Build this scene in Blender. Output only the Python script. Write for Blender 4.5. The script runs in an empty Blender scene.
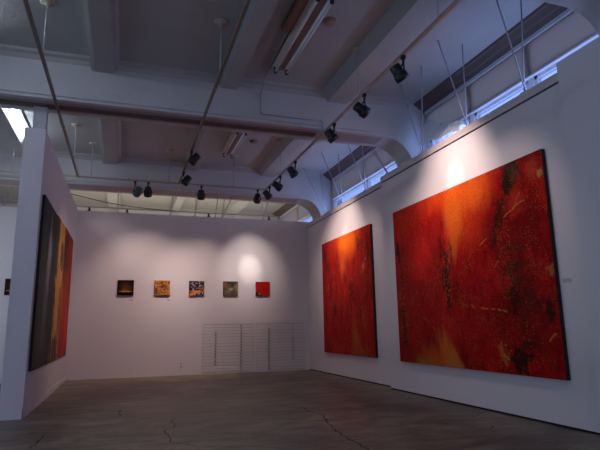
import bpy, bmesh, math, random
from mathutils import Vector, Matrix
random.seed(7)
scene = bpy.context.scene
COL = scene.collection

# ------------------------------------------------------------------ measures
CAMZ = 1.1
D = 13.1                                  # face of the back partition
XR1, XR2, XR3 = 4.63, 4.50, 4.38          # faces of the three right-hand panels
XL, XLO = -1.18, -1.45                    # left partition, inner and outer face
HW = 3.92                                 # partition height
ZT = 4.20                                 # lighting track
ZC, ZB, ZG = 4.96, 4.79, 4.28             # slab, beam soffit, girder soffit
XW = 4.95                                 # window wall
GIRDERS = [(3.1, 3.64), (7.5, 8.0), (12.0, 12.6)]

# ------------------------------------------------------------------ materials
def new_mat(name):
    m = bpy.data.materials.new(name); m.use_nodes = True
    nt = m.node_tree
    return m, nt, nt.nodes['Principled BSDF']

def mat(name, col, rough=.6, metal=0, var=.06, scale=3.0, bump=0.0, bscale=40.0, emit=None, estr=0):
    m, nt, b = new_mat(name)
    tc = nt.nodes.new('ShaderNodeTexCoord')
    n = nt.nodes.new('ShaderNodeTexNoise'); n.inputs['Scale'].default_value = scale; n.inputs['Detail'].default_value = 5
    nt.links.new(tc.outputs['Object'], n.inputs['Vector'])
    mx = nt.nodes.new('ShaderNodeMix'); mx.data_type = 'RGBA'
    mx.inputs[6].default_value = [c * (1 - var) for c in col] + [1]
    mx.inputs[7].default_value = [min(1, c * (1 + var)) for c in col] + [1]
    nt.links.new(n.outputs['Fac'], mx.inputs[0]); nt.links.new(mx.outputs[2], b.inputs['Base Color'])
    b.inputs['Roughness'].default_value = rough; b.inputs['Metallic'].default_value = metal
    if bump:
        n2 = nt.nodes.new('ShaderNodeTexNoise'); n2.inputs['Scale'].default_value = bscale; n2.inputs['Detail'].default_value = 4
        nt.links.new(tc.outputs['Object'], n2.inputs['Vector'])
        bp = nt.nodes.new('ShaderNodeBump'); bp.inputs['Strength'].default_value = bump; bp.inputs['Distance'].default_value = .02
        nt.links.new(n2.outputs['Fac'], bp.inputs['Height']); nt.links.new(bp.outputs['Normal'], b.inputs['Normal'])
    if emit:
        b.inputs['Emission Color'].default_value = (*emit, 1); b.inputs['Emission Strength'].default_value = estr
    return m

M = {}
M['wall'] = mat('gallery white paint', (.75, .685, .69), .75, var=.03, scale=1.2, bump=.05, bscale=60)
M['wall_end'] = mat('gallery white paint on wall end', (.74, .72, .73), .75, var=.03, scale=1.2, bump=.05, bscale=60)
M['ceiling'] = mat('painted concrete', (.44, .425, .405), .85, var=.10, scale=2.2, bump=.25, bscale=14)
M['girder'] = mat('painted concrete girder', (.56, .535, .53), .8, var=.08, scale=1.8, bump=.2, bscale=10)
M['soffit'] = mat('shade toned girder soffit', (.40, .33, .31), .85, var=.1)  # girder paint darkened: shade on the underside is put into the colour
M['cove'] = mat('shade toned plaster cove', (.13, .092, .078), .85, var=.12, scale=3, bump=.2, bscale=10)  # dark brown carries the backlit shade above the windows
M['trim'] = mat('white painted wood', (.74, .72, .72), .5, var=.04)
M['header'] = mat('pale painted header rail', (.66, .56, .53), .6, var=.05)
M['gap'] = mat('dark shadow gap', (.012, .011, .011), .9)
M['black'] = mat('black powder coat', (.012, .012, .013), .45, var=.15)
M['blackgrey'] = mat('charcoal powder coat', (.09, .10, .12), .4, var=.15)
M['track'] = mat('aluminium track', (.42, .33, .25), .45, .35, var=.12)
M['trackdark'] = mat('bronze track', (.22, .16, .12), .5, .3, var=.15)
M['rod'] = mat('painted steel rod', (.46, .43, .38), .5, .2, var=.1)
M['rodgrey'] = mat('grey steel rod', (.40, .40, .42), .5, .3, var=.1)
M['canopy'] = mat('yellowed canopy enamel', (.50, .44, .33), .55, var=.1)
M['enamel'] = mat('white enamel steel', (.72, .68, .64), .4, var=.06)
M['tube_off'] = mat('unlit fluorescent tube glass', (.80, .80, .78), .25, var=.02)
M['tube_on'] = mat('lit fluorescent tube', (.9, .95, 1), .3, emit=(.66, .82, 1.0), estr=15)
M['brownbox'] = mat('brown painted box', (.22, .105, .065), .6, var=.12)
M['tin'] = mat('reddish reflector strip', (.36, .22, .17), .5, var=.1)
m, nt, b = new_mat('beige roller blind'); M['blind'] = m
tl = nt.nodes.new('ShaderNodeBsdfTranslucent'); tl.inputs[0].default_value = (.80, .68, .58, 1); b.inputs['Base Color'].default_value = (.50, .44, .39, 1); b.inputs['Roughness'].default_value = .9
nz = nt.nodes.new('ShaderNodeTexNoise'); nz.inputs['Scale'].default_value = 3; fm = nt.nodes.new('ShaderNodeMapRange'); fm.inputs[3].default_value = .5; fm.inputs[4].default_value = .62
mxs = nt.nodes.new('ShaderNodeMixShader'); nt.links.new(nz.outputs['Fac'], fm.inputs[0]); nt.links.new(fm.outputs[0], mxs.inputs[0]); nt.links.new(b.outputs[0], mxs.inputs[1]); nt.links.new(tl.outputs[0], mxs.inputs[2])
nt.links.new(mxs.outputs[0], nt.nodes['Material Output'].inputs['Surface'])
M['winframe'] = mat('pale window frame paint', (.66, .68, .74), .5, var=.05)
M['plastic'] = mat('crumpled plastic sheet', (.80, .84, .92), .35, var=.08, bump=.4, bscale=12)
M['conduit'] = mat('painted conduit', (.40, .37, .37), .6, var=.06)
M['cable'] = mat('black cable', (.03, .03, .03), .6)
M['card'] = mat('paper label card', (.52, .47, .45), .7)
M['outlet'] = mat('outlet plastic', (.80, .77, .75), .4)
M['file'] = mat('white enamel flat file', (.72, .67, .67), .55, var=.03)
M['filegap'] = mat('flat file recess', (.34, .30, .30), .8)
M['pull'] = mat('dark metal drawer pull', (.16, .14, .14), .4, .6)
M['lens'] = mat('lamp lens', (.9, .75, .6), .2, emit=(1.0, .74, .50), estr=2.5)
M['edge'] = mat('black canvas edge', (.012, .010, .009), .7)

m, nt, b = new_mat('window glass'); M['glass'] = m
g = nt.nodes.new('ShaderNodeBsdfTransparent'); g.inputs[0].default_value = (.72, .80, .92, 1)
gl = nt.nodes.new('ShaderNodeBsdfGlossy'); gl.inputs['Roughness'].default_value = .08
mx = nt.nodes.new('ShaderNodeMixShader')
mx.inputs[0].default_value = .05; nt.links.new(g.outputs[0], mx.inputs[1]); nt.links.new(gl.outputs[0], mx.inputs[2])
nt.links.new(mx.outputs[0], nt.nodes['Material Output'].inputs['Surface'])

# polished concrete floor
m, nt, b = new_mat('polished concrete floor'); M['floor'] = m
tc = nt.nodes.new('ShaderNodeTexCoord')
def fnoise(scale, detail, vec=None, stretch=None, dist=0):
    n = nt.nodes.new('ShaderNodeTexNoise'); n.inputs['Scale'].default_value = scale; n.inputs['Detail'].default_value = detail
    n.inputs['Distortion'].default_value = dist
    mp = nt.nodes.new('ShaderNodeMapping'); mp.inputs['Scale'].default_value = stretch or (1, 1, 1)
    nt.links.new(tc.outputs['Object'], mp.inputs[0]); nt.links.new(mp.outputs[0], n.inputs['Vector']); return n
n1 = fnoise(.55, 6, dist=.6); n2 = fnoise(3.2, 8, stretch=(.6, 1.4, 1), dist=.8); n3 = fnoise(22, 5)
r1 = nt.nodes.new('ShaderNodeValToRGB'); e = r1.color_ramp.elements
e[0].position = .32; e[0].color = (.16, .122, .090, 1); e[1].position = .70; e[1].color = (.35, .285, .21, 1)
nt.links.new(n1.outputs['Fac'], r1.inputs[0])
r2 = nt.nodes.new('ShaderNodeValToRGB'); e = r2.color_ramp.elements
e[0].position = .34; e[0].color = (.42, .39, .38, 1); e[1].position = .66; e[1].color = (1.25, 1.21, 1.16, 1)
nt.links.new(n2.outputs['Fac'], r2.inputs[0])
mu = nt.nodes.new('ShaderNodeMix'); mu.data_type = 'RGBA'; mu.blend_type = 'MULTIPLY'; mu.inputs[0].default_value = 1
nt.links.new(r1.outputs[0], mu.inputs[6]); nt.links.new(r2.outputs[0], mu.inputs[7])
r3 = nt.nodes.new('ShaderNodeValToRGB'); e = r3.color_ramp.elements
e[0].position = .35; e[0].color = (.8, .8, .8, 1); e[1].position = .65; e[1].color = (1.05, 1.05, 1.05, 1)
nt.links.new(n3.outputs['Fac'], r3.inputs[0])
mu2 = nt.nodes.new('ShaderNodeMix'); mu2.data_type = 'RGBA'; mu2.blend_type = 'MULTIPLY'; mu2.inputs[0].default_value = 1
nt.links.new(mu.outputs[2], mu2.inputs[6]); nt.links.new(r3.outputs[0], mu2.inputs[7])
nt.links.new(mu2.outputs[2], b.inputs['Base Color'])
rr = nt.nodes.new('ShaderNodeMapRange'); rr.inputs['To Min'].default_value = .34; rr.inputs['To Max'].default_value = .58
nt.links.new(n2.outputs['Fac'], rr.inputs[0]); nt.links.new(rr.outputs[0], b.inputs['Roughness'])
bp = nt.nodes.new('ShaderNodeBump'); bp.inputs['Strength'].default_value = .12; bp.inputs['Distance'].default_value = .02
nt.links.new(n2.outputs['Fac'], bp.inputs['Height']); nt.links.new(bp.outputs['Normal'], b.inputs['Normal'])
M['crack'] = mat('floor crack', (.035, .029, .025), .9)

# ---- painted canvases: every brush layer is computed over the canvas grid (u right, v down) and stored as
#      a colour attribute that the canvas material reads and roughens
import numpy as np
class Paint:
    def __init__(s, name, base, res=(90, 90)):
        s.name, s.res = name, res
        u = np.linspace(0, 1, res[0]); v = np.linspace(0, 1, res[1])
        s.u, s.v = np.meshgrid(u, v)
        s.col = np.ones(s.u.shape + (3,)) * np.array(base)
        s.rng = np.random.default_rng(sum(ord(c) * (i + 1) for i, c in enumerate(name)))
    def perlin(s, x, y):
        n = 256; ang = s.rng.random((n, n)) * 2 * np.pi; gx, gy = np.cos(ang), np.sin(ang)
        xi, yi = np.floor(x).astype(int), np.floor(y).astype(int); xf, yf = x - xi, y - yi
        f = lambda t: t * t * t * (t * (t * 6 - 15) + 10)
        def g(i, j):
            a, b = (yi + j) % n, (xi + i) % n
            return gx[a, b] * (xf - i) + gy[a, b] * (yf - j)
        U, V = f(xf), f(yf)
        t0 = g(0, 0) * (1 - U) + g(1, 0) * U; t1 = g(0, 1) * (1 - U) + g(1, 1) * U
        return (t0 * (1 - V) + t1 * V) * 1.5
    def noise(s, su, sv, detail=4, dist=0, rough=.58):
        x, y = s.u * su + 31.7, s.v * sv + 17.3
        if dist: x, y = x + dist * s.perlin(x, y), y + dist * s.perlin(x, y)
        tot, amp, w = 0, 1, 0
        for k in range(int(detail) + 1):
            if max(su / s.res[0], sv / s.res[1]) * 2 ** k > .6: break
            tot = tot + amp * s.perlin(x * 2 ** k, y * 2 ** k); w += amp; amp *= rough
        return .5 + .5 * tot / max(w, 1e-6) if w else .5 + .5 * s.perlin(x, y)
    def ramp(s, x, lo, hi):
        t = np.clip((x - lo) / (hi - lo), 0, 1); return t * t * (3 - 2 * t)
    def op(s, o, a, b=None):
        return {'ADD': lambda: a + b, 'SUBTRACT': lambda: a - b, 'MULTIPLY': lambda: a * b, 'DIVIDE': lambda: a / b, 'SQRT': lambda: np.sqrt(a), 'ABSOLUTE': lambda: np.abs(a)}[o]()
    def over(s, mask, col):
        s.col = s.col * (1 - mask[..., None]) + np.array(col) * mask[..., None]; return s
    def dist(s, cu, cv, ru, rv, slant=0):
        du, dv = s.u - cu, s.v - cv
        return np.sqrt(((du - dv * slant) / ru) ** 2 + (dv / rv) ** 2)
    def blob(s, col, cu, cv, ru, rv, soft=.6, amt=1, nz=(14, 5), nw=.9, slant=0):
        d = s.dist(cu, cv, ru, rv, slant)
        x = s.op('SUBTRACT', 1.0, d)
        x = s.op('ADD', x, s.op('MULTIPLY', s.op('SUBTRACT', s.noise(*nz), .5), nw * 2))
        return s.over(s.op('MULTIPLY', s.ramp(x, 0, soft), amt), col)
    def mottle(s, col, nz, lo, hi, amt=1, detail=5, dist=0):
        return s.over(s.op('MULTIPLY', s.ramp(s.noise(*nz, detail, dist), lo, hi), amt), col)
    def specks(s, col, sc, lo, region=(5, 4), rlo=.5, amt=1, asp=1.0):
        a = s.ramp(s.noise(sc, sc * asp, 2), lo + .135, lo + .19)
        r = s.ramp(s.noise(*region, 3), rlo, rlo + .12)
        return s.over(s.op('MULTIPLY', s.op('MULTIPLY', a, r), amt), col)
    def scratches(s, col, nz, w, region=(4, 4), rlo=.52, amt=1, dist=1.2):
        a = s.op('ABSOLUTE', s.op('SUBTRACT', s.noise(*nz, 3, dist), .5))
        a = s.op('SUBTRACT', 1.0, s.ramp(a, w * .4, w))
        r = s.ramp(s.noise(*region, 3), rlo, rlo + .08)
        return s.over(s.op('MULTIPLY', s.op('MULTIPLY', a, r), amt), col)
    def line(s, col, u0, v0, u1, v1, w, amt=1, wob=.03, nz=(9, 9), brk=.45):
        """a thin trailing line of paint"""
        L = math.hypot(u1 - u0, v1 - v0); tu, tv = (u1 - u0) / L, (v1 - v0) / L
        n = s.op('MULTIPLY', s.op('SUBTRACT', s.noise(*nz, 4), .5), wob * 2)
        du = s.op('SUBTRACT', s.u, u0); dv = s.op('SUBTRACT', s.v, v0)
        along = s.op('ADD', s.op('MULTIPLY', du, tu), s.op('MULTIPLY', dv, tv))
        acr = s.op('ABSOLUTE', s.op('ADD', n, s.op('SUBTRACT', s.op('MULTIPLY', du, -tv), s.op('MULTIPLY', dv, -tu))))
        a = s.op('SUBTRACT', 1.0, s.ramp(acr, w * .4, w))
        e = s.op('MULTIPLY', s.ramp(along, 0, .02), s.op('SUBTRACT', 1.0, s.ramp(along, L - .02, L)))
        k = s.ramp(s.noise(28, 28, 2), brk - .05, brk + .08)
        return s.over(s.op('MULTIPLY', s.op('MULTIPLY', s.op('MULTIPLY', a, e), k), amt), col)
    def done(s):
        m, nt, b = new_mat(s.name); b.inputs['Roughness'].default_value = .5; b.inputs['Specular IOR Level'].default_value = .05
        at = nt.nodes.new('ShaderNodeVertexColor'); at.layer_name = 'paint'
        tc = nt.nodes.new('ShaderNodeTexCoord'); n = nt.nodes.new('ShaderNodeTexNoise'); n.inputs['Scale'].default_value = 60; n.inputs['Detail'].default_value = 5
        nt.links.new(tc.outputs['Object'], n.inputs['Vector'])
        mr = nt.nodes.new('ShaderNodeMapRange'); mr.inputs[1].default_value = .3; mr.inputs[2].default_value = .7; mr.inputs[3].default_value = .72; mr.inputs[4].default_value = 1.25
        nt.links.new(n.outputs['Fac'], mr.inputs[0])
        mu = nt.nodes.new('ShaderNodeMix'); mu.data_type = 'RGBA'; mu.blend_type = 'MULTIPLY'; mu.inputs[0].default_value = 1
        nt.links.new(at.outputs['Color'], mu.inputs[6]); nt.links.new(mr.outputs[0], mu.inputs[7]); nt.links.new(mu.outputs[2], b.inputs['Base Color'])
        bp = nt.nodes.new('ShaderNodeBump'); bp.inputs['Strength'].default_value = .15; bp.inputs['Distance'].default_value = .005
        nt.links.new(n.outputs['Fac'], bp.inputs['Height']); nt.links.new(bp.outputs['Normal'], b.inputs['Normal'])
        s.m = m; return s

RED, DEEP, ORG, GOLD, BRT = (.40, .012, .006), (.17, .004, .005), (.80, .13, .008), (.62, .24, .035), (.62, .035, .012)
DARK, OLIVE, YEL = (.022, .010, .008), (.045, .025, .012), (.85, .42, .06)

def big_red():
    p = Paint('large red abstract painting', (.44, .006, .007), (520, 380))
    F6 = (30, 16)
    p.mottle(DEEP, (4.2, 3), .42, .70, .7, 6); p.mottle(DEEP, (44, 7), .46, .74, .6, 6); p.mottle((.60, .014, .012), (7, 4), .5, .72, .7, 6)
    p.mottle((.09, .005, .004), (60, 40), .54, .72, .55, 5)
    p.blob((.78, .018, .014), .24, .36, .17, .24, 1, .85, (12, 5), .35)
    p.blob((.40, .014, .006), .10, .06, .22, .14, 1, .8, (16, 4), .3)
    p.blob((.70, .06, .006), .50, .01, .34, .19, .9, .95, (22, 4), .3)
    p.blob((.66, .10, .008), .60, .08, .20, .17, .8, .9, (26, 4), .3)
    p.blob((.56, .035, .008), .60, .26, .15, .16, 1, .75, (34, 4), .3)
    p.blob((.70, .115, .010), .50, .16, .085, .25, .7, .95, (34, 3), .22)
    p.blob((.55, .09, .012), .485, .34, .045, .12, .9, .85, (36, 4), .3)
    p.blob((.38, .006, .006), .36, .20, .06, .13, .6, .85, (30, 5), .3)
    p.blob(DEEP, .90, .30, .20, .30, .9, .75, (16, 12), .6)
    p.blob((.50, .030, .012), .86, .20, .07, .08, .9, .8, (24, 16), .8)
    p.blob((.45, .05, .02), .95, .07, .045, .09, .9, .8, (26, 18), .8)
    p.blob(OLIVE, .85, .045, .058, .085, .5, .95, (30, 16), .75)
    p.blob(DARK, .825, .10, .035, .07, .5, .9, (36, 20), .9)
    p.blob((.045, .008, .006), .775, .23, .034, .14, .7, .9, (40, 20), 1.0, -.35)
    p.blob((.06, .010, .006), .735, .36, .022, .08, .8, .75, (40, 20), 1.1, -.3)
    p.blob((.12, .05, .02), .865, .06, .022, .05, .8, .8, (40, 24), 1.0)
    p.specks(DARK, 46, .60, (8, 7), .50, .8); p.specks((.05, .008, .006), 24, .60, (6, 6), .54, .8)
    p.blob((.085, .016, .008), .83, .50, .09, .17, .9, .85, (26, 18), 1.0)
    p.blob((.10, .010, .006), .88, .66, .14, .22, 1, .8, (20, 14), .8)
    p.blob((.05, .006, .005), .815, .66, .04, .09, .7, .8, (34, 20), 1.0)
    p.blob(DARK, .97, .72, .025, .07, .6, .85, (34, 20), 1.0)
    p.blob((.05, .012, .007), .43, .62, .022, .10, .7, .8, (56, 24), 1.3)
    p.blob(DARK, .425, .47, .034, .19, .6, .9, (48, 22), 1.2)
    p.blob((.04, .012, .008), .40, .30, .018, .07, .7, .7, (48, 22), 1.3)
    p.blob((.04, .012, .008), .465, .36, .014, .08, .7, .7, (48, 22), 1.3)
    p.blob(DARK, .035, .27, .022, .09, .5, .95, (40, 20), .9); p.blob((.05, .015, .008), .06, .46, .022, .16, .7, .8, (40, 20), 1.2)
    p.blob((.04, .014, .008), .06, .78, .028, .20, .6, .9, (44, 20), 1.1)
    p.blob(DARK, .815, .94, .055, .09, .5, .95, (34, 22), 1.1); p.blob((.05, .008, .006), .86, .86, .05, .06, .7, .8, (34, 22), 1.2)
    p.blob((.58, .11, .016), .30, 1.0, .22, .16, .9, .85, (40, 5), .4)
    p.blob((.62, .14, .022), .40, .93, .085, .17, .8, .95, (44, 5), .35, .25)
    p.blob((.62, .17, .03), .45, .99, .055, .11, .45, .9, (40, 5), .3, .3)
    p.blob((.44, .15, .035), .22, 1.01, .12, .07, .9, .8, (40, 10), .6)
    p.blob((.40, .16, .04), .985, .545, .024, .035, .7, .9, (44, 30), 1.2); p.blob((.50, .24, .07), .985, .105, .016, .026, .7, .9, (44, 30), 1.1)
    p.blob((.50, .12, .02), .735, .92, .018, .07, .7, .85, (44, 26), 1.3, .2)
    p.specks((.50, .17, .03), 150, .63, (7, 6), .46, .6); p.specks((.6, .25, .05), 190, .64, (10, 8), .46, .7)
    for cu, cv, ru, rv in ((.43, .50, .04, .22), (.06, .70, .035, .28), (.74, .91, .05, .08)):   # dense gold flecks over the dark strokes
        d = p.ramp(p.op('SUBTRACT', 1.0, p.dist(cu, cv, ru, rv)), 0, .5)
        p.over(p.op('MULTIPLY', d, p.op('MULTIPLY', p.ramp(p.noise(120, 80, 3), .64, .74), .85)), (.60, .25, .045))
    p.scratches((.42, .14, .03), (9, 9), .006, (6, 6), .55, .55, 1.5)
    L = (.62, .25, .045)
    p.line(L, .79, .26, .925, .185, .0032, .95, .02); p.line(L, .84, .235, .90, .15, .0022, .6); p.line(L, .61, .675, .78, .715, .0032, .95, .02, brk=.42)
    p.line(L, .64, .375, .70, .33, .0030, .9, .02); p.line(L, .69, .505, .77, .44, .0024, .75); p.line(L, .945, .85, .98, .80, .0035, .9, .02)
    p.line(L, .48, .63, .62, .70, .0024, .7); p.line(L, .22, .72, .34, .80, .0022, .5); p.line(L, .30, .62, .34, .52, .0022, .6); p.line(L, .70, .86, .76, .96, .004, .8)
    return p.done()

def tall_red():
    p = Paint('tall red and orange painting', (.46, .007, .007), (300, 300))
    p.mottle(DEEP, (11, 3), .44, .70, .7, 6); p.mottle((.62, .018, .010), (12, 3), .5, .72, .7, 6); p.mottle(DEEP, (50, 9), .5, .74, .6, 6); p.mottle((.09, .006, .004), (60, 50), .55, .72, .5, 5)
    p.blob((.66, .055, .006), .52, .02, .44, .24, .9, .95, (22, 4), .3)
    p.blob((.82, .145, .010), .56, .06, .26, .22, .8, .95, (26, 4), .25)
    p.blob((.70, .10, .008), .46, .26, .09, .16, .9, .9, (34, 4), .3)
    p.blob((.09, .008, .005), .05, .10, .10, .16, .8, .8, (28, 10), .7); p.blob((.16, .010, .006), .12, .22, .09, .12, 1, .6, (28, 10), .7)
    p.blob(DARK, .62, .50, .05, .14, .7, .8, (40, 16), 1.2)
    p.blob((.04, .010, .006), .50, .38, .04, .08, .7, .6, (40, 16), 1.2)
    p.blob(DARK, .27, .62, .05, .09, .7, .8, (40, 18), 1.2); p.blob((.05, .012, .006), .22, .74, .04, .12, .8, .7, (40, 18), 1.2)
    p.blob((.06, .012, .006), .95, .20, .05, .18, .8, .7, (40, 18), 1.1); p.blob((.05, .01, .006), .80, .12, .06, .08, .8, .6, (40, 18), 1.2)
    p.blob((.50, .10, .016), .68, .85, .10, .16, .9, .95, (44, 8), .6)
    p.blob((.46, .09, .016), .74, .98, .26, .09, .9, .85, (44, 10), .7)
    p.blob((.46, .035, .010), .86, .72, .07, .18, .9, .7, (44, 10), .7); p.blob((.44, .05, .012), .36, .96, .16, .06, .9, .7, (44, 10), .8)
    p.specks(DARK, 44, .60, (7, 7), .48, .8)
    p.specks((.50, .18, .03), 84, .63, (6, 8), .45, .8); p.specks((.62, .28, .05), 120, .65, (8, 9), .46, .85)
    p.blob((.65, .32, .05), .86, .31, .022, .03, .6, .9, (60, 40), 1.4)
    L = (.60, .26, .045)
    p.line(L, .80, .38, .92, .24, .006, .8); p.line(L, .14, .38, .17, .60, .005, .7, .03); p.line(L, .55, .62, .66, .72, .005, .6); p.line(L, .78, .52, .84, .78, .004, .6, .03)
    p.scratches((.45, .16, .03), (10, 12), .008, (6, 7), .54, .6, 1.5)
    return p.done()

def grey_panel():
    p = Paint('charcoal painted panel', (.020, .017, .017), (120, 180))
    p.mottle((.045, .04, .042), (14, 2), .45, .7, .8)
    p.blob((.62, .58, .60), .56, .34, .17, .28, .8, 1, (16, 5), .7)
    p.blob((.22, .205, .22), .52, .55, .22, .38, 1, .8, (30, 1.8), .5)
    p.blob((.10, .09, .09), .45, .85, .34, .20, 1, .6, (26, 2), .5)
    p.blob((.01, .008, .008), .97, .5, .16, .8, .5, .95, (10, 8), .7); p.blob((.012, .010, .010), .06, .4, .16, .6, .6, .9, (10, 8), .6)
    return p.done()
def gold_panel():
    p = Paint('gold and umber painted panel', (.62, .26, .045), (120, 180))
    p.mottle((.85, .42, .08), (9, 2), .5, .7, .8)
    p.blob((.035, .02, .012), .12, .18, .26, .42, .4, .95, (5, 9), .9)
    p.blob((.03, .016, .01), .05, .72, .26, .40, .4, .95, (5, 9), .9)
    p.blob((.05, .02, .01), .78, .24, .22, .13, .4, .9, (6, 9), .9)
    p.blob((.04, .02, .012), .60, .93, .5, .15, .4, .9, (6, 9), .9)
    p.blob((.22, .05, .012), .88, .66, .2, .26, .5, .9, (6, 9), .8)
    return p.done()
def red_panel():
    p = Paint('dark red painted panel', (.52, .022, .014), (120, 180))
    p.mottle((.10, .008, .006), (7, 2), .45, .7, .85)
    p.blob((.80, .035, .016), .75, .75, .35, .4, .9, .9, (9, 3), .4)
    p.blob((.05, .008, .006), .2, .16, .4, .34, .7, .9, (6, 8), .8)
    p.blob((.40, .10, .02), .10, .60, .14, .34, .8, .8, (12, 3), .5)
    return p.done()

def small_art(k):
    if k == 0:
        p = Paint('dark panel with glowing horizon', (.022, .010, .006))
        p.blob((.13, .045, .014), .5, .45, .5, .42, 1, .9, (5, 5), .3); p.blob((.22, .085, .02), .5, .66, .42, .2, 1, .8, (6, 6), .4)
        p.blob((.85, .42, .07), .5, .745, .46, .045, .6, 1, (12, 8), .55); p.blob((.012, .006, .004), .5, 1.0, .8, .21, .15, 1, (6, 6), .03)
        p.specks((.8, .4, .08), 22, .62, (4, 6), .5, .6)
    elif k == 1:
        p = Paint('orange and black mottled panel', (.55, .17, .025))
        p.mottle((.06, .035, .022), (6, 6), .46, .60, .92, 4, .6); p.mottle((.30, .26, .20), (8, 8), .58, .68, .7, 4, .6); p.mottle((.80, .30, .03), (7, 7), .56, .66, .9, 4, .5)
        p.blob((.07, .045, .03), .55, .4, .25, .16, .5, .8, (7, 7), .6); p.blob((.05, .03, .02), .1, .75, .22, .3, .6, .7, (7, 7), .6)
    elif k == 2:
        p = Paint('dark panel with pale blotches and orange slash', (.03, .018, .024))
        p.mottle((.48, .44, .56), (7, 7), .57, .63, .9, 3, .4); p.mottle((.20, .05, .03), (5, 5), .55, .66, .8, 3, .4)
        p.blob((.80, .24, .02), .52, .74, .50, .13, .5, 1, (7, 7), .45, 0); p.blob((.85, .30, .03), .18, .92, .28, .10, .6, .9, (7, 7), .5); p.blob((.6, .16, .02), .85, .52, .16, .1, .6, .8, (8, 8), .6)
        p.blob((.02, .012, .016), .85, .85, .16, .14, .5, .9, (8, 8), .6); p.blob((.75, .76, .72), .90, .82, .05, .08, .5, .9, (12, 12), .6)
    elif k == 3:
        p = Paint('olive and grey mottled panel', (.12, .085, .045))
        p.mottle((.035, .03, .028), (5, 4), .48, .62, .85, 4, .5); p.mottle((.36, .24, .07), (6, 6), .57, .68, .9, 4, .5)
        p.blob((.42, .40, .34), .52, .55, .22, .14, .8, .8, (8, 8), .6); p.blob((.25, .23, .18), .35, .75, .35, .12, .9, .6, (8, 8), .6); p.blob((.40, .10, .03), .12, .30, .12, .2, .6, .8, (8, 8), .6); p.blob((.025, .022, .025), .62, .15, .2, .14, .6, .9, (8, 8), .6)
        p.blob((.34, .22, .06), .88, .45, .1, .28, .7, .8, (8, 6), .6)
    else:
        p = Paint('plain red panel with dark corner', (.50, .012, .008))
        p.mottle((.36, .008, .006), (5, 4), .45, .7, .7); p.blob((.02, .010, .008), .14, .94, .30, .22, .35, 1, (9, 9), .45); p.blob((.50, .26, .09), .24, .88, .14, .08, .5, .9, (14, 14), .7); p.specks((.6, .4, .2), 24, .6, (4, 4), .6, .4)
    return p.done()

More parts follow.
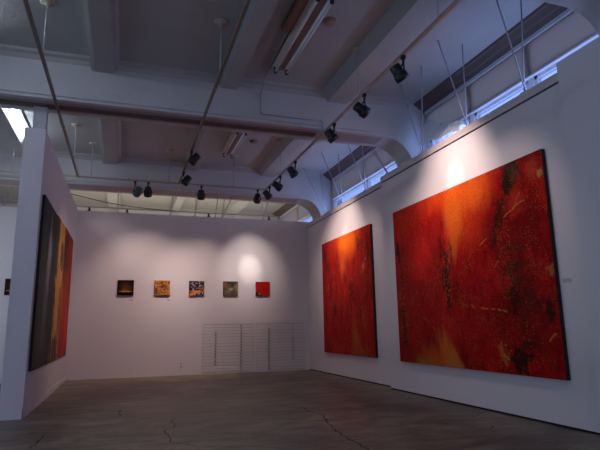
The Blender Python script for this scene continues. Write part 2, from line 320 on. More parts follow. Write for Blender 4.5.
# ------------------------------------------------------------------ mesh helpers
class MB:
    def __init__(s): s.bm = bmesh.new(); s.uv = None
    def box(s, x0, x1, y0, y1, z0, z1, mi=0, bev=0):
        vs = [s.bm.verts.new((x, y, z)) for x in (x0, x1) for y in (y0, y1) for z in (z0, z1)]
        fs = [s.bm.faces.new([vs[i] for i in q]) for q in ((0, 1, 3, 2), (4, 6, 7, 5), (0, 4, 5, 1), (2, 3, 7, 6), (0, 2, 6, 4), (1, 5, 7, 3))]
        for f in fs: f.material_index = mi
        if bev:
            ed = list({e for f in fs for e in f.edges})
            r = bmesh.ops.bevel(s.bm, geom=ed, offset=bev, segments=2, affect='EDGES', profile=.5)
        return s
    def prism(s, pts, axis, a, b, mi=0):
        """extrude the polygon pts (2-D) along axis from a to b"""
        def P(p, t): return {'x': (t, p[0], p[1]), 'y': (p[0], t, p[1]), 'z': (p[0], p[1], t)}[axis]
        A = [s.bm.verts.new(P(p, a)) for p in pts]; B = [s.bm.verts.new(P(p, b)) for p in pts]
        n = len(pts); fs = [s.bm.faces.new(A), s.bm.faces.new(B[::-1])]
        for i in range(n): fs.append(s.bm.faces.new([A[i], B[i], B[(i + 1) % n], A[(i + 1) % n]]))
        for f in fs: f.material_index = mi
        return s
    def tube(s, p, q, r, n=10, r2=None, mi=0):
        p, q = Vector(p), Vector(q); d = (q - p)
        if d.length < 1e-6: return s
        z = d.normalized(); x = z.orthogonal().normalized(); y = z.cross(x); r2 = r if r2 is None else r2
        A = [s.bm.verts.new(p + (x * math.cos(t) + y * math.sin(t)) * r) for t in [2 * math.pi * i / n for i in range(n)]]
        B = [s.bm.verts.new(q + (x * math.cos(t) + y * math.sin(t)) * r2) for t in [2 * math.pi * i / n for i in range(n)]]
        fs = [s.bm.faces.new(A[::-1]), s.bm.faces.new(B)]
        for i in range(n):
            f = s.bm.faces.new([A[i], A[(i + 1) % n], B[(i + 1) % n], B[i]]); f.smooth = True; fs.append(f)
        for f in fs: f.material_index = mi
        return s
    def path(s, pts, r, n=8):
        for a, b in zip(pts, pts[1:]): s.tube(a, b, r, n)
        for p in pts[1:-1]: bmesh.ops.create_uvsphere(s.bm, u_segments=8, v_segments=6, radius=r, matrix=Matrix.Translation(p))
        return s
    def lathe(s, prof, p, d, n=20, mi=0):
        """profile [(radius, distance along d)] turned about the axis p + t d"""
        p, z = Vector(p), Vector(d).normalized(); x = z.orthogonal().normalized(); y = z.cross(x)
        rings = [[s.bm.verts.new(p + z * h + (x * math.cos(2 * math.pi * i / n) + y * math.sin(2 * math.pi * i / n)) * r) for i in range(n)] for r, h in prof]
        for A, B in zip(rings, rings[1:]):
            for i in range(n):
                f = s.bm.faces.new([A[i], A[(i + 1) % n], B[(i + 1) % n], B[i]]); f.smooth = True; f.material_index = mi
        for R_ in (rings[0], rings[-1]): 
            f = s.bm.faces.new(R_); f.material_index = mi
        return s
    def build(s, name, mats, parent=None, kind=None, origin=None, label=None):
        bmesh.ops.recalc_face_normals(s.bm, faces=s.bm.faces)
        if origin is not None: bmesh.ops.translate(s.bm, verts=s.bm.verts, vec=-Vector(origin))
        me = bpy.data.meshes.new(name); s.bm.to_mesh(me); s.bm.free()
        for mm in (mats if isinstance(mats, (list, tuple)) else [mats]): me.materials.append(mm)
        o = bpy.data.objects.new(name, me); COL.objects.link(o)
        if origin is not None: o.location = origin
        if parent is not None:
            o.parent = parent; o.matrix_parent_inverse = Matrix.Translation(-parent_world(parent))
        if kind: o['kind'] = kind
        if label: o['label'] = label
        return o
def parent_world(o):
    v = Vector(o.location)
    if o.parent: v = Vector(o['_w']) if '_w' in o else v
    return v
def thing(name, label, cat, loc, group=None):
    o = bpy.data.objects.new(name, None); COL.objects.link(o); o.empty_display_size = .1
    o.location = loc; o['label'] = label; o['category'] = cat
    if group: o['group'] = group
    return o
def tag(o, label, cat, group=None):
    o['label'] = label; o['category'] = cat
    if group: o['group'] = group
    return o
def part(mb, name, mats, parent, label=None):
    """mesh in world coordinates parented to an unrotated thing or part at its place"""
    bmesh.ops.recalc_face_normals(mb.bm, faces=mb.bm.faces)
    w = Vector((0, 0, 0)); q = parent
    while q is not None: w += Vector(q.location); q = q.parent
    bmesh.ops.translate(mb.bm, verts=mb.bm.verts, vec=-w)
    me = bpy.data.meshes.new(name); mb.bm.to_mesh(me); mb.bm.free()
    for mm in (mats if isinstance(mats, (list, tuple)) else [mats]): me.materials.append(mm)
    o = bpy.data.objects.new(name, me); COL.objects.link(o); o.parent = parent
    if label: o['label'] = label
    return o
def struct(mb, name, mats, label=None):
    return mb.build(name, mats, kind='structure', label=label)

# ------------------------------------------------------------------ floor with its cracks
fl = MB(); fl.box(-7.0, 5.15, -1.5, 17.2, -.15, 0)
def crack(pts, w):
    P = [Vector((x, y, .0006)) for x, y in pts]; Q = []
    for a, b in zip(P, P[1:]):
        n = max(2, int((b - a).length / .07)); nrm = Vector((-(b - a).y, (b - a).x, 0)).normalized()
        for i in range(n):
            t = i / n; Q.append(a.lerp(b, t) + nrm * (random.uniform(-1, 1) * .016 if i else 0))
    Q.append(P[-1])
    L, R_ = [], []
    for i, q in enumerate(Q):
        d = (Q[min(i + 1, len(Q) - 1)] - Q[max(i - 1, 0)]); nrm = Vector((-d.y, d.x, 0)).normalized()
        ww = w * 1.5 * random.uniform(.45, 1.1) * (.35 if i in (0, len(Q) - 1) else 1)
        L.append(fl.bm.verts.new(q + nrm * ww)); R_.append(fl.bm.verts.new(q - nrm * ww))
    for i in range(len(Q) - 1):
        f = fl.bm.faces.new([L[i], R_[i], R_[i + 1], L[i + 1]]); f.material_index = 1
for pts, w in [
    ([(2.42, 7.27), (2.38, 6.74), (2.45, 6.42), (2.29, 5.87), (2.2, 5.38), (2.18, 5.08), (2.17, 4.82), (2.14, 4.4)], .006),
    ([(.74, 5.24), (1.16, 5.1), (1.43, 4.91), (1.78, 4.96), (2.18, 4.95), (2.54, 5.05)], .004),
    ([(.67, 7.03), (.6, 6.73), (.64, 6.55), (.58, 6.29), (.48, 6.19), (.5, 5.93), (.51, 5.74), (.5, 5.53), (.63, 5.41), (.74, 5.24)], .006),
    ([(.5, 5.53), (.23, 5.53), (.08, 5.52)], .004), ([(0, 7.98), (0, 7.39)], .005), ([(-.75, 6.56), (-.8, 5.81)], .005),
    ([(4.40, 5.82), (3.97, 5.48), (3.65, 5.45)], .003), ([(3.93, 5.1), (3.83, 4.93), (3.71, 4.86), (3.51, 4.95)], .004),
    ([(2.38, 6.74), (1.9, 7.0), (1.5, 7.6)], .003), ([(1.2, 6.4), (1.6, 6.2), (2.29, 5.87)], .002)]:
    crack(pts, w)
struct(fl, 'floor', [M['floor'], M['crack']])

# ------------------------------------------------------------------ ceiling: slab, beams, girders
c = MB(); c.box(-7.0, 5.15, -1.5, 17.2, ZC, ZC + .2)
for y0, y1 in [(-1.5, 3.1), (3.64, 7.5), (8.0, 12.0), (12.6, 16.9)]:          # plaster cove where slab meets girder
    for yy, sgn in ((y0, 1), (y1, -1)):
        c.prism([(yy, ZC + .01), (yy + sgn * .12, ZC + .01), (yy + sgn * .10, ZC - .03), (yy + sgn * .04, ZC - .05), (yy, ZC - .11)], 'x', -7, 4.6)
struct(c, 'ceiling', M['ceiling'])
BEAMS = [(-6.13, -5.8), (-4.28, -3.95), (-2.45, -2.12), (-.565, -.325), (1.27, 1.51), (3.06, 3.40)]
for x0, x1 in BEAMS:
    mb = MB()
    for y0, y1 in [(-1.5, 3.1), (3.64, 7.5), (8.0, 12.0), (12.6, 16.9)]:
        if abs(x0 + .565) < .01:
            pr = [(x0 - .08, ZC + .01), (x0 - .055, ZB + .012), (x0, ZB), (x1, ZB), (x1 + .03, ZB + .05), (x1 + .05, ZB + .05), (x1 + .09, ZC + .01)]
        elif abs(x0 - 3.06) < .01:
            pr = [(x0 - .12, ZC + .01), (x0, ZB), (x1, ZB), (x1 + .12, ZC + .01)]
        else:
            pr = [(x0, ZC + .01), (x0 + .01, ZB), (x1, ZB), (x1 + .06, ZC + .01)]
        mb.prism(pr, 'y', y0, y1)
    struct(mb, 'ceiling_beam', M['ceiling'])
for y0, y1 in GIRDERS:
    mb = MB()
    pr = [(-7.0, ZC + .02), (-7.0, ZG)]
    pr += [(4.12, ZG)]
    for i in range(1, 13):                                                    # haunch curving down into the column
        t = math.pi / 2 * i / 12
        pr.append((4.12 + .52 * math.sin(t), ZG - .52 * (1 - math.cos(t))))
    pr += [(4.70, 3.70), (4.70, 0.0), (5.05, 0.0), (5.05, ZC + .02)]
    mb.prism(pr, 'y', y0, y1)
    mb.box(-7.0, 4.1, y0 - .018, y0, ZG + .06, ZG + .075)                     # thin moulding lines on the face
    mb.box(-7.0, 4.1, y0 - .03, y0, ZG, ZG + .035)
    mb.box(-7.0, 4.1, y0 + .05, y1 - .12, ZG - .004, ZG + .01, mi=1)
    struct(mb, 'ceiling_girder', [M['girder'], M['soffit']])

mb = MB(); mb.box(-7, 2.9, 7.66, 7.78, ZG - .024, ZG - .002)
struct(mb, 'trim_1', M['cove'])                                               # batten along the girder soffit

# ------------------------------------------------------------------ window wall on the right
wo = MB()
wo.box(XW, XW + .2, -1.5, 17.2, 0, 3.45)
wo.box(XW, XW + .2, -1.5, 17.2, 4.80, ZC + .02)
for y0, y1 in [(-1.5, -1.1), (2.95, 3.75), (7.45, 8.10), (11.85, 12.75), (16.6, 17.2)]:
    wo.box(XW, XW + .2, y0, y1, 3.44, 4.81)
struct(wo, 'wall_right_outer', M['girder'])
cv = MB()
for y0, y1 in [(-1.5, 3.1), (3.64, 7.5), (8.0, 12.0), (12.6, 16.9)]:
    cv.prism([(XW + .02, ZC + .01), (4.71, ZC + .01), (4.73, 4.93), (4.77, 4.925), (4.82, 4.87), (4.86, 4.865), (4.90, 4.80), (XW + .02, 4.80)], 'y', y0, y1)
struct(cv, 'trim_2', M['cove'])                                               # cove above the windows, its backlit shade put into the colour
wi = 1
for y0, y1, nm in [(-1.1, 2.95, 3), (3.75, 7.45, 3), (8.10, 11.85, 2), (12.75, 16.6, 2)]:
    root = bpy.data.objects.new(f'window_{wi}', None); COL.objects.link(root); root.location = (XW, (y0 + y1) / 2, 3.45); root['kind'] = 'structure'
    f = MB()
    f.box(XW - .06, XW + .10, y0, y1, 4.745, 4.81, bev=.008); f.box(XW - .035, XW + .1, y0, y1, 4.715, 4.745)
    f.box(XW - .05, XW + .10, y0, y1, 3.44, 3.52)
    f.box(XW - .06, XW + .08, y0, y1, 4.262, 4.292, bev=.006)                  # transom bar, catches the light
    st = (y1 - y0) / nm
    for i in range(nm + 1):
        yy = y0 + st * i; f.box(XW - .03, XW + .08, yy - .05, yy + .05, 3.45, 4.75)
    for i in range(nm):
        a, b2 = y0 + st * i + .05, y0 + st * (i + 1) - .05
        f.box(XW - .012, XW + .05, a + .0, a + .05, 3.5, 4.27); f.box(XW - .012, XW + .05, b2 - .05, b2, 3.5, 4.27)
        f.box(XW - .012, XW + .05, a, b2, 4.215, 4.27); f.box(XW - .012, XW + .05, a, b2, 3.5, 3.6)
    part(f, 'window_frame', M['winframe'], root)
    g = MB(); g.box(XW + .02, XW + .028, y0 + .02, y1 - .02, 3.5, 4.74)
    part(g, 'glass', M['glass'], root)
    for i in range(nm):
        a, b2 = y0 + st * i + .05, y0 + st * (i + 1) - .05
        bl = MB(); bl.box(XW - .046, XW - .040, a - .042, b2 + .042, 4.30, 4.735); bl.box(XW - .052, XW - .036, a - .042, b2 + .042, 4.292, 4.312)
        part(bl, 'roller_blind', M['blind'], root)
    wi += 1

# ------------------------------------------------------------------ gallery partitions
def panel(name, x, t, y0, y1, z1, gap=True):
    mb = MB()
    mb.box(x, x + t, y0, y1, .025, z1)
    mb.box(x + .012, x + t, y0, y1, 0, .025, mi=1)
    struct(mb, name, [M['wall'], M['gap']])
panel('wall_right', XR1, .06, 8.46, D + .12, 3.735)
panel('wall_right.001', XR2, .06, 4.05, 8.46, 3.735)
mb = MB(); mb.box(XR2 + .06, XR1, 8.40, 8.46, 0, 3.735); struct(mb, 'wall_right.003', M['wall'])
mb = MB(); mb.box(XR3, XR3 + .18, -1.2, 4.05, .02, 3.90); mb.box(XR3 + .012, XR3 + .18, -1.2, 4.05, 0, .02, mi=1)
struct(mb, 'wall_right.002', [M['wall'], M['gap']])
for nm, x, a, b2 in [('trim_3', XR2, 4.05, 8.46), ('trim_4', XR1, 8.46, D + .12)]:
    mb = MB(); mb.box(x - .012, x + .07, a, b2, 3.755, 3.86); mb.box(x + .012, x + .06, a, b2, 3.735, 3.755, mi=1)
    struct(mb, nm, [M['header'], M['gap']])

FX0, FX1, FZ = 1.83, 4.52, 1.245                                               # opening of the flat files
mb = MB(); Y2 = D + .12
mb.box(-7.0, FX0, D, Y2, 0, HW); mb.box(FX1, XR1 + .06, D, Y2, 0, HW); mb.box(FX0, FX1, D, Y2, FZ, HW)
struct(mb, 'wall_back', M['wall'])
mb = MB(); mb.box(XLO, XL, 7.72, D, 0, HW)
struct(mb, 'wall_left', M['wall'])
mb = MB(); mb.box(XL, XL + .012, 7.708, D, 0, .10); mb.box(XLO - .012, XLO, 7.708, D, 0, .10); mb.box(XLO - .012, XL + .012, 7.708, 7.72, 0, .10)
struct(mb, 'baseboard_left', M['trim'])
mb = MB(); mb.box(-1.36, -1.19, 7.735, 7.90, HW, ZG)
struct(mb, 'wall_post', M['girder'])
mb = MB(); mb.box(-7.0, 5.15, 17.0, 17.2, 0, ZC + .02); struct(mb, 'wall_far', M['wall'])

# ------------------------------------------------------------------ flat file cabinets, flush in the back wall
FT = FZ - .004
def flat_file(x0, x1, label, cols):
    t = thing('flat_file_cabinet', label, 'cabinet', ((x0 + x1) / 2, D + .4, 0), 'flat files built into the back wall')
    mb = MB(); yf = D + .004
    mb.box(x0, x0 + .028, yf, D + .82, 0, FT); mb.box(x1 - .028, x1, yf, D + .82, 0, FT)
    mb.box(x0 + .028, x1 - .028, yf - .012, D + .82, FT - .05, FT); mb.box(x0 + .028, x1 - .028, yf, D + .82, 0, .035)
    mb.box(x0 + .028, x1 - .028, D + .03, D + .82, .035, FT - .05, mi=1)
    part(mb, 'carcass', [M['file'], M['filegap']], t)
    n = 15; za, zb = .04, FT - .056; h = (zb - za) / n
    for i in range(n):
        z1 = zb - i * h; z0 = z1 - h
        g = .011 if (i * 7 + int(x0 * 10)) % 3 == 0 else .005
        mb = MB(); mb.box(x0 + .032, x1 - .032, D - .004, D + .028, z0 + g / 2, z1 - g / 2, bev=.002)
        dr = part(mb, 'drawer', M['file'], t)
        for fx, (a, b2) in cols:
            if a <= i <= b2:
                xc = x0 + (x1 - x0) * fx; zc = (z0 + z1) / 2
                mb = MB(); mb.box(xc - .018, xc + .018, D - .016, D - .004, zc - .009, zc + .009, bev=.003); mb.box(xc - .018, xc + .018, D - .028, D - .018, zc - .009, zc - .004)
                part(mb, 'label_pull', M['pull'], dr)
    return t
FM = 3.18
flat_file(FX0 + .003, FM - .001, 'white flat file with thin plan drawers, left of the two set in back wall', [(.253, (2, 12)), (.73, (0, 14))])
flat_file(FM + .001, FX1 - .003, 'white flat file with thin plan drawers, beside the corner of the right wall', [(.27, (1, 14)), (.75, (0, 11))])

# ------------------------------------------------------------------ paintings
def canvas(P, t, org, eu, ev):
    """the painted front: a grid of P.res points from org along eu (viewer's right) and ev (down)"""
    nu, nv = P.res; org, eu, ev = Vector(org) - Vector(t.location), Vector(eu), Vector(ev)
    co = np.array(org)[None, None] + P.u[..., None] * np.array(eu) + P.v[..., None] * np.array(ev)
    idx = np.arange(nu * nv).reshape(nv, nu)
    fa = np.stack([idx[:-1, :-1], idx[1:, :-1], idx[1:, 1:], idx[:-1, 1:]], -1).reshape(-1, 4)
    me = bpy.data.meshes.new('canvas'); me.from_pydata(co.reshape(-1, 3).tolist(), [], fa.tolist()); me.update()
    ca = me.color_attributes.new('paint', 'FLOAT_COLOR', 'POINT')
    ca.data.foreach_set('color', np.concatenate([np.clip(P.col.reshape(-1, 3), 0, 1), np.ones((nu * nv, 1))], 1).astype(np.float32).ravel())
    me.materials.append(P.m); o = bpy.data.objects.new('canvas', me); COL.objects.link(o); o.parent = t
    return o
def painting_x(x, y_left, y_right, z0, z1, sgn, th, matl, label, cat='painting', group=None, name='painting'):
    """canvas on a wall of constant x; sgn -1 faces -x (right wall), +1 faces +x (left wall); y_left is the viewer's left edge"""
    ya, yb = min(y_left, y_right), max(y_left, y_right)
    t = thing(name, label, cat, (x, (ya + yb) / 2, z0), group)
    xf = x + sgn * th; s = MB()
    a, b2 = sorted((x, xf - sgn * .004)); s.box(a, b2, ya, yb, z0, z1); part(s, 'stretcher_frame', M['edge'], t)
    canvas(matl, t, (xf, y_left, z1), (0, y_right - y_left, 0), (0, 0, z0 - z1))
    return t
painting_x(XR2 - .002, 7.97, 4.46, .50, 3.06, -1, .055, big_red(), 'huge wide red and orange abstract canvas on the right wall')
painting_x(XR1 - .002, 11.84, 9.15, .495, 3.10, -1, .055, tall_red(), 'smaller tall red painting with orange glow on the right wall near the corner')
painting_x(XL + .002, 7.88, 9.42, .575, 3.00, 1, .04, grey_panel(), 'charcoal grey panel with pale smear, nearest canvas on the left partition', group='three tall panels on the left partition')
painting_x(XL + .002, 9.50, 10.68, .575, 3.04, 1, .032, gold_panel(), 'gold and black tall canvas between the charcoal and the red panels', group='three tall panels on the left partition')
painting_x(XL + .002, 10.78, 12.45, .575, 3.08, 1, .018, red_panel(), 'dark red tall canvas on left partition, closest to the back wall', group='three tall panels on the left partition')
def painting_y(x0, x1, z0, z1, th, matl, label, group):
    t = thing('small_painting', label, 'painting', ((x0 + x1) / 2, D, z0), group)
    s = MB(); s.box(x0, x1, D - th + .003, D, z0, z1); part(s, 'stretcher_frame', M['edge'], t)
    canvas(matl, t, (x0, D - th, z1), (x1 - x0, 0, 0), (0, 0, z0 - z1))
SG = 'row of small square paintings on the back wall'
LAB = ['small square dark brown painting with a glowing gold horizon, first in the row',
       'small square painting mottled in orange and black, second in the row',
       'small square black painting with pale blotches and an orange slash',
       'small square olive and grey mottled painting, fourth in the row',
       'small square bright red painting with dark lower corner above flat files']
for k, (x0, lab) in enumerate(zip([-.185, .655, 1.49, 2.345, 3.19], LAB)):
    painting_y(x0, x0 + .37, 1.90, 2.262, .05, small_art(k), lab, SG)
painting_y(-2.56, -2.19, 1.90, 2.262, .05, small_art(0), 'small painting half hidden behind the end of the left partition', SG)
for (x, z), l in zip([(.145, 1.79), (1.01, 1.79)], ['tiny paper label card below the gold horizon painting', 'tiny paper label card below the orange mottled painting']):
    mb = MB(); mb.box(x - .035, x + .035, D - .004, D, z - .018, z + .018); tag(mb.build('label_sign', M['card'], origin=(x, D, z)), l, 'label', 'wall label cards')
mb = MB(); mb.box(XR2 - .004, XR2, 4.30, 4.42, 1.52, 1.565); tag(mb.build('label_sign', M['card'], origin=(XR2, 4.36, 1.54)), 'paper label card on the right wall beside the huge red canvas', 'label', 'wall label cards')
t = thing('wall_outlet', 'white electrical outlet low on the back wall', 'outlet', (1.35, D, .24))
mb = MB(); mb.box(1.31, 1.39, D - .010, D, .17, .31, bev=.003); part(mb, 'cover_plate', M['outlet'], t)
for dz in (-.035, .035):
    mb = MB(); mb.box(1.333, 1.367, D - .014, D - .009, .24 + dz - .02, .24 + dz + .02); part(mb, 'socket', M['filegap'], t)

# ------------------------------------------------------------------ lighting tracks
def track(a, b2, rods, label, matl, drop=ZC, wide=.018, extra=()):
    a, b2 = Vector(a), Vector(b2)
    t = thing('lighting_track', label, 'track', tuple((a + b2) / 2), 'ceiling hung lighting tracks')
    d = (b2 - a).normalized(); s_ = Vector((-d.y, d.x, 0)) * wide
    mb = MB()
    pts = lambda p, z: [p + s_ + Vector((0, 0, z)), p - s_ + Vector((0, 0, z))]
    A = pts(a, 0) + pts(a, .035)[::-1]; B = pts(b2, 0) + pts(b2, .035)[::-1]
    va = [mb.bm.verts.new(v) for v in A]; vb = [mb.bm.verts.new(v) for v in B]
    mb.bm.faces.new(va); mb.bm.faces.new(vb[::-1])
    for i in range(4): mb.bm.faces.new([va[i], vb[i], vb[(i + 1) % 4], va[(i + 1) % 4]])
    part(mb, 'rail', matl, t)
    for x, y, zt, can in rods:
        mb = MB(); mb.tube((x, y, ZT + .03), (x, y, zt), .010, 8); mb.tube((x, y, (ZT + zt) / 2 - .02), (x, y, (ZT + zt) / 2 + .02), .014, 8)
        r = part(mb, 'suspension_rod', M['rod'], t)
        if can:
            mb = MB(); mb.lathe([(.014, -.10), (.022, -.05), (.055, -.035), (.085, -.02), (.09, 0)], (x, y, zt), (0, 0, 1)); part(mb, 'canopy', M['canopy'], r)
    return t
track((-1.04, -.5, ZT), (-1.04, 11.14, ZT), [(-1.04, 2.1, ZC, 1), (-1.04, 6.18, ZC, 1), (-1.04, 7.72, ZG, 0), (-1.04, 10.17, ZC, 1)], 'long dark lighting track running above the left partition', M['trackdark'])
track((1.0, -.5, ZT), (1.0, 11.14, ZT), [(1.0, 2.1, ZC, 1), (1.0, 5.98, ZC, 1), (1.0, 9.6, ZC, 1)], 'long lighting track hanging down the middle of the room with two lamps', M['trackdark'])
track((2.96, -.5, ZT), (2.96, 11.14, ZT), [(2.96, 4.13, ZC, 1), (2.96, 6.08, ZC, 1), (2.96, 7.72, ZG, 0), (2.96, 9.93, ZC, 1)], 'long lighting track beside the right wall carrying six lamps', M['track'])
track((-6.5, 11.16, ZT), (2.98, 11.16, ZT), [(-4.4, 11.16, ZC, 1), (-2.25, 11.16, ZC, 1), (-.79, 11.16, ZC, 1), (.79, 11.16, ZC, 1), (2.21, 11.16, ZC, 1)], 'lighting track running across the room in front of back wall', M['track'])
track((-6.5, 14.0, ZT + .0), (4.1, 14.0, ZT + .0), [(-2.8, 14.0, ZC, 1), (1.72, 14.0, ZC, 1), (3.6, 14.0, ZC, 1)], 'pale lighting track beyond the back wall just above its top', M['rod'])

def spotlight(px, py, head, aim, label, energy=0, size=50, body='black', lit=True, blend=.9, color=(1, .78, .70), r=.076, L=.18, parent_z=ZT, hot=0):
    h, tgt = Vector(head), Vector(aim); d = (tgt - h).normalized()
    t = thing('track_spotlight', label, 'spotlight', (px, py, parent_z), 'black track spotlights')
    mb = MB(); mb.box(px - .024, px + .024, py - .024, py + .024, parent_z - .045, parent_z - .0005, bev=.004); part(mb, 'track_adapter', M['black'], t)
    side = d.cross(Vector((0, 0, 1)))
    side = side.normalized() if side.length > .01 else Vector((1, 0, 0))
    mb = MB(); p0 = Vector((px, py, parent_z - .04)); piv = h + side * (r + .016)
    knee = Vector((p0.x, p0.y, p0.z - .05)); mb.tube(p0, knee, .015, 10)
    mb.tube(knee, piv, .010, 8); mb.tube(piv + side * .004, h + side * (r - .012), .012, 10)
    p2 = h - side * (r + .016); mb.tube(knee, p2, .010, 8); mb.tube(p2 - side * .004, h - side * (r - .012), .012, 10)
    part(mb, 'yoke', M['black'], t)
    mb = MB(); mb.lathe([(r * .55, -L * .62), (r * .86, -L * .58), (r * .9, -L * .1), (r * .92, L * .05), (r * 1.12, L * .08), (r * 1.12, L * .5), (r * 1.0, L * .5), (r * .90, L * .14)], h, d, 20)
    ho = part(mb, 'housing', M[body], t)
    mb = MB(); mb.lathe([(r * .30, L * .142), (r * .88, L * .15), (r * .88, L * .17), (r * .30, L * .175)], h, d, 20); part(mb, 'lens', M['lens'] if lit else M['tube_off'], ho)
    for energy, size in ((energy, size), (hot, 20)):
        if not energy: continue
        l = bpy.data.lights.new('lamp', 'SPOT'); l.energy = energy; l.color = color; l.spot_size = math.radians(size); l.spot_blend = blend; l.shadow_soft_size = .03
        lo = bpy.data.objects.new('lamp', l); COL.objects.link(lo); lo.parent = t
        lo.location = h + d * (L * .5 + .02) - Vector((px, py, parent_z)); lo.rotation_euler = d.to_track_quat('-Z', 'Y').to_euler()
    return t
R_ = 'on the right track'
SP = [(4.87, (2.93, 4.93, 4.00), (XR2, 5.2, 2.2), 'black spotlight nearest the camera, highest on the right track', 24),
      (5.92, (2.93, 5.96, 3.98), (XR2, 6.18, 3.2), 'black spotlight second along the right track, beside a hanging rod', 82),
      (7.00, (2.93, 7.06, 4.01), (XR2, 7.2, 2.1), 'black spotlight with glowing lens under the girder on the right track', 22),
      (8.95, (2.93, 9.05, 4.01), (XR1, 9.6, 2.2), 'black spotlight fourth along the right track, before the final three', 22),
      (9.97, (2.93, 10.08, 4.01), (XR1, 10.52, 3.02), 'black spotlight on right track between two others near its far end', 80),
      (10.82, (2.93, 10.90, 4.02), (XR1, 11.4, 2.3), 'black spotlight at far end of the right track beside the corner', 22)]
for y, hd, aim, lab, en in SP: spotlight(2.96, y, hd, aim, lab, en, 74, blend=1, hot=42 if en > 60 else 0)
spotlight(1.0, 8.9, (1.06, 8.98, 4.08), (XL, 11.2, 1.8), 'black spotlight on the middle track, higher of its two', 34, 60, blend=1)
spotlight(1.0, 10.2, (1.06, 10.24, 4.03), (XL, 10.7, 1.0), 'black spotlight with glowing lens at lower end of the middle track', 26, 60, blend=1)
spotlight(.09, 11.16, (.15, 11.2, 3.98), (-.6, 13.1, 3.0), 'bluish grey tilted spotlight on the cross track, leftmost of four', 8, 60, 'blackgrey')
spotlight(.36, 11.16, (.36, 11.2, 3.99), (.42, 13.1, 1.85), 'black spotlight beside the tilted grey one on the cross track', 56, 80, blend=1)
spotlight(1.49, 11.16, (1.49, 11.2, 4.0), (1.74, 13.1, 1.45), 'black spotlight alone at the centre of the cross track', 68, 80, blend=1)
spotlight(2.77, 11.16, (2.77, 11.2, 4.0), (3.04, 13.1, 2.62), 'black spotlight at right end of the cross track above flat files', 62, 52, color=(1, .89, .83), blend=1, hot=80)
for x, lab in zip([-.98, -.06, 2.08, 3.80], ['tiny black spotlight over the back wall, nearest the left partition', 'tiny black spotlight over the back wall above the gold horizon painting',
                                            'tiny black spotlight over the back wall near its middle', 'tiny black spotlight over the back wall near the right corner']):
    spotlight(x, 14.0, (x, 14.03, 4.08), (x, 16.8, 2.6), lab, 0, lit=False, r=.05, L=.12)

# ------------------------------------------------------------------ fluorescent fixtures
def fluorescent(x, y0, y1, z, label, lit, w=.16, hang=0):
    t = thing('fluorescent_fixture', label, 'ceiling light', (x, (y0 + y1) / 2, ZC), 'two tube fluorescent fixtures')
    mb = MB(); mb.prism([(x - .045, ZC), (x - .045, z + .05), (x - .03, z + .035), (x + .03, z + .035), (x + .045, z + .05), (x + .045, ZC)], 'y', y0, y1)
    part(mb, 'housing', M['tin'] if not lit else M['enamel'], t)
    for s in (-1, 1):
        mb = MB(); mb.prism([(x + s * .045, z + .05), (x + s * .05, z + .035), (x + s * (w - .02), z + .075), (x + s * (w - .02), z + .085)], 'y', y0, y1); part(mb, 'reflector', M['enamel'], t)
        xt = x + s * w * .55
        mb = MB(); mb.tube((xt, y0 + .03, z), (xt, y1 - .03, z), .019, 12)
        part(mb, 'tube', M['tube_on' if lit else 'tube_off'], t)
        for yy in (y0 + .012, y1 - .012):
            mb = MB(); mb.box(xt - .022, xt + .022, yy - .018, yy + .018, z - .028, z + .075, bev=.004); part(mb, 'socket', M['black'] if not lit else M['enamel'], t)
    return t
fluorescent(2.06, 5.02, 6.86, 4.85, 'unlit two tube fluorescent fixture beside brown box on the near ceiling', False)
fluorescent(2.02, 9.45, 10.90, 4.85, 'unlit two tube fluorescent fixture on ceiling past the girder, mid room', False)
fluorescent(-2.12, 4.3, 6.75, 4.85, 'glowing white fluorescent fixture added out of view on ceiling nearer the camera, left of the long dark track', True, w=.2)  # unseen fixture, added to light the left ceiling coffers
fluorescent(-2.12, 8.6, 11.05, 4.85, 'glowing white fluorescent fixture on ceiling past the girder, left of the partition', True, w=.24)
mb = MB(); mb.prism([(1.77, ZC - .0015), (1.77, ZC - .07), (1.80, ZC - .09), (1.87, ZC - .09), (1.90, ZC - .07), (1.90, ZC - .0015)], 'y', 4.9, 5.85)
tag(mb.build('ballast_box', M['brownbox'], origin=(1.89, 5.4, ZC)), 'brown metal box on ceiling beside the near fluorescent fixture', 'box')
mb = MB(); mb.path([(1.86, 5.855, ZC - .03), (1.90, 7.2, ZC - .03), (1.90, 7.33, ZC - .14), (1.90, 7.465, ZC - .2), (1.90, 7.465, 4.44), (1.95, 7.465, 4.42), (2.93, 7.465, 4.42), (2.95, 7.465, 4.39), (2.95, 7.45, 4.242)], .011)
tag(mb.build('conduit', M['conduit'], origin=(1.9, 7.47, 4.6)), 'thin conduit from brown box down and along the girder face', 'pipe')
mb = MB(); mb.lathe([(.02, -.045), (.065, -.045), (.08, -.03), (.085, 0)], (2.33, 5.56, ZC), (0, 0, 1)); tag(mb.build('smoke_detector', M['tin'], origin=(2.33, 5.56, ZC)), 'round smoke detector on ceiling beside the fluorescent tubes', 'smoke detector', 'ceiling discs')
mb = MB(); mb.lathe([(.02, -.04), (.065, -.04), (.08, -.025), (.085, 0)], (2.42, 10.1, ZC), (0, 0, 1)); tag(mb.build('smoke_detector', M['tin'], origin=(2.42, 10.1, ZC)), 'round detector on ceiling past the girder by the farther tubes', 'smoke detector', 'ceiling discs')

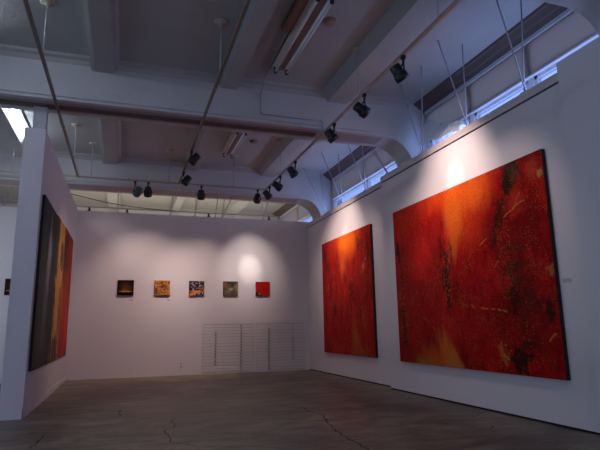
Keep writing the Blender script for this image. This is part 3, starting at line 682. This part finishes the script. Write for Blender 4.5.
# ------------------------------------------------------------------ brace rods over the partitions
def brace(ends, label, foot):
    t = thing('brace_rods', label, 'rod', foot, 'partition brace rods')
    for a, b2 in ends:
        mb = MB(); mb.tube(a, b2, .0085, 8); part(mb, 'hanger_rod', M['rodgrey'], t)
    mb = MB(); x, y, z = foot; mb.box(x - .03, x + .03, y - .06, y + .06, z + .002, z + .02); part(mb, 'foot_bracket', M['header'], t)
ORD = ['pair of thin brace rods over the right wall nearest the camera', 'pair of thin brace rods rising above orange top of huge red canvas', 'pair of thin brace rods beside crumpled plastic on the right wall',
       'pair of thin brace rods over panel seam between the two red paintings', 'pair of thin brace rods in front of middle of the far window', 'pair of thin brace rods at left part of the far window', 'pair of thin brace rods closest to far right corner']
for k, y in enumerate([4.69, 5.84, 7.02, 8.22, 9.43, 10.68, 11.72]):
    x = XR2 + .03 if y < 8.46 else XR1 + .03
    if k in (2, 3):   tops = [(4.10, y - .78 if k == 2 else y + .30), (4.12, y - .12 if k == 2 else y + .45)]
    elif k == 6:      tops = [(4.05, y - .1), (4.5, y - .05)]
    else:             tops = [(x - .60, y - .3), (x - .2, y - .3)]
    brace([((x - .012, y - .02, 3.868), (tops[0][0], tops[0][1], ZC - .004)), ((x + .012, y + .03, 3.868), (tops[1][0], tops[1][1], ZC - .004))], ORD[k], (x, y, 3.86))
BL = ['thin upright brace rod over back wall above gold horizon painting', 'thin upright brace rod over back wall above the orange mottled painting', 'thin brace rod over back wall, left of the V shaped pair',
      'V shaped pair of brace rods on top of the back wall', 'thin upright brace rod over back wall above the red square painting', 'thin yellowish rod over back wall behind middle of the cross track', 'pair of brace rods over back wall left of the partition']
for k, (x, tops) in enumerate([(-.27, [(-.27, 12.3, ZG)]), (.98, [(.98, 12.3, ZG)]), (2.12, [(2.08, 12.5, ZG)]), (2.30, [(2.22, 12.3, ZG), (2.40, 12.3, ZG)]), (3.40, [(3.38, 12.5, ZG)]), (1.60, [(1.60, 12.55, ZG)]), (-2.75, [(-2.8, 12.3, ZG), (-2.6, 12.3, ZG)])]):
    brace([((x + .01 * i, D + .06, HW + .002), tp) for i, tp in enumerate(tops)], BL[k], (x, D + .06, HW))
cu = [(-1.75, 13.95, 4.60)]
for i in range(1, 9):
    u = i / 8; cu.append((-1.75 + 2.9 * u, 13.95, 4.60 - .375 * u - .10 * math.sin(math.pi * u)))
mb = MB(); mb.path([(-1.75, 13.95, ZC)] + cu + [(1.15, 13.98, ZT + .03)], .009)
tag(mb.build('hanging_cable', M['cable'], origin=(-1.75, 13.95, ZC)), 'thin dark cable slung above the back wall behind cross track', 'cable')

# crumpled plastic on the ledge between right partition and window
n, mm = 22, 8
mb = MB(); V = []
for i in range(n + 1):
    row = []
    for j in range(mm + 1):
        u, v = i / n, j / mm
        y = 7.22 - 1.05 * u
        top = 4.50 * (1 - u) ** .8 + 4.06 * (1 - (1 - u) ** .8) + .03 * math.sin(9 * u)
        z = 3.86 + (top - 3.86) * math.sin(math.pi * (.08 + .84 * v)) ** .8
        x = 4.60 + .30 * v
        row.append(mb.bm.verts.new((x + random.uniform(-.012, .012), y + random.uniform(-.03, .03), max(3.845, z + random.uniform(-.016, .016)))))
    V.append(row)
for i in range(n):
    for j in range(mm): mb.bm.faces.new([V[i][j], V[i + 1][j], V[i + 1][j + 1], V[i][j + 1]])
tag(mb.build('plastic_sheet', M['plastic'], origin=(4.75, 6.7, 3.86)), 'crumpled white plastic sheet bunched on ledge above huge red canvas', 'plastic sheet')
mb = MB(); mb.box(4.57, 4.94, 3.5, 7.45, 3.72, 3.855); struct(mb, 'trim_5', M['winframe'])      # ledge behind the partition

# ------------------------------------------------------------------ world, lamps, camera
w = bpy.data.worlds.new('sky'); scene.world = w; w.use_nodes = True; nt = w.node_tree
bg = nt.nodes['Background']; tc = nt.nodes.new('ShaderNodeTexCoord'); sp = nt.nodes.new('ShaderNodeSeparateXYZ')
nt.links.new(tc.outputs['Generated'], sp.inputs[0])
rp = nt.nodes.new('ShaderNodeValToRGB'); mr = nt.nodes.new('ShaderNodeMapRange'); mr.inputs[1].default_value = -1; mr.inputs[2].default_value = 1
nt.links.new(sp.outputs[0], mr.inputs[0]); nt.links.new(mr.outputs[0], rp.inputs[0])
e = rp.color_ramp.elements
e[0].position = 0; e[0].color = (.17, .245, .38, 1); e[1].position = 1; e[1].color = (.50, .62, 1.0, 1)
x = e.new(.5); x.color = (.080, .080, .082, 1); x = e.new(.28); x.color = (.115, .15, .23, 1); x = e.new(.68); x.color = (.30, .37, .66, 1)
nt.links.new(rp.outputs[0], bg.inputs['Color']); bg.inputs['Strength'].default_value = 1.0

def area(loc, tgt, sx, sy, energy, color):
    l = bpy.data.lights.new('area_lamp', 'AREA'); l.shape = 'RECTANGLE'; l.size = sx; l.size_y = sy; l.energy = energy; l.color = color
    o = bpy.data.objects.new('area_lamp', l); COL.objects.link(o); o.location = loc
    o.rotation_euler = (Vector(tgt) - Vector(loc)).to_track_quat('-Z', 'Y').to_euler(); return o
BLUE = (.33, .47, 1.0)
for y, en in ((5.4, 7.5), (10.1, 8)):                                             # hidden sill lamps added to stand for daylight bounce in each window bay
    area((4.86, y, 3.66 + .25), (3.4, y, 4.95), 3.4, .12, en, BLUE)
area((1.2, 15.0, 3.2), (1.2, 15.0, 5), 6.5, 1.6, 28, (1, .89, .70))            # hidden fill lamp added to brighten the room past the back wall
area((-3.5, 10.5, 2.4), (-3.5, 13, 2.6), 2, 2, 8, (.85, .9, 1.0))             # the room left of the partition

cam = bpy.data.cameras.new('camera'); co = bpy.data.objects.new('camera', cam); COL.objects.link(co)
F = Vector((.3147025, .92927271, .19342848)); Rv = Vector((.94805359, -.31770023, -.01615421)); U = Vector((-.0464406, -.18846433, .98098138))
mw = Matrix((Rv, U, -F)).transposed().to_4x4(); mw.translation = (0, 0, CAMZ); co.matrix_world = mw
cam.sensor_width = 36; cam.lens = 36 * 515.98 / 600; cam.clip_start = .05
scene.camera = co
scene.view_settings.view_transform = 'Standard'; scene.view_settings.look = 'None'; scene.view_settings.exposure = .93
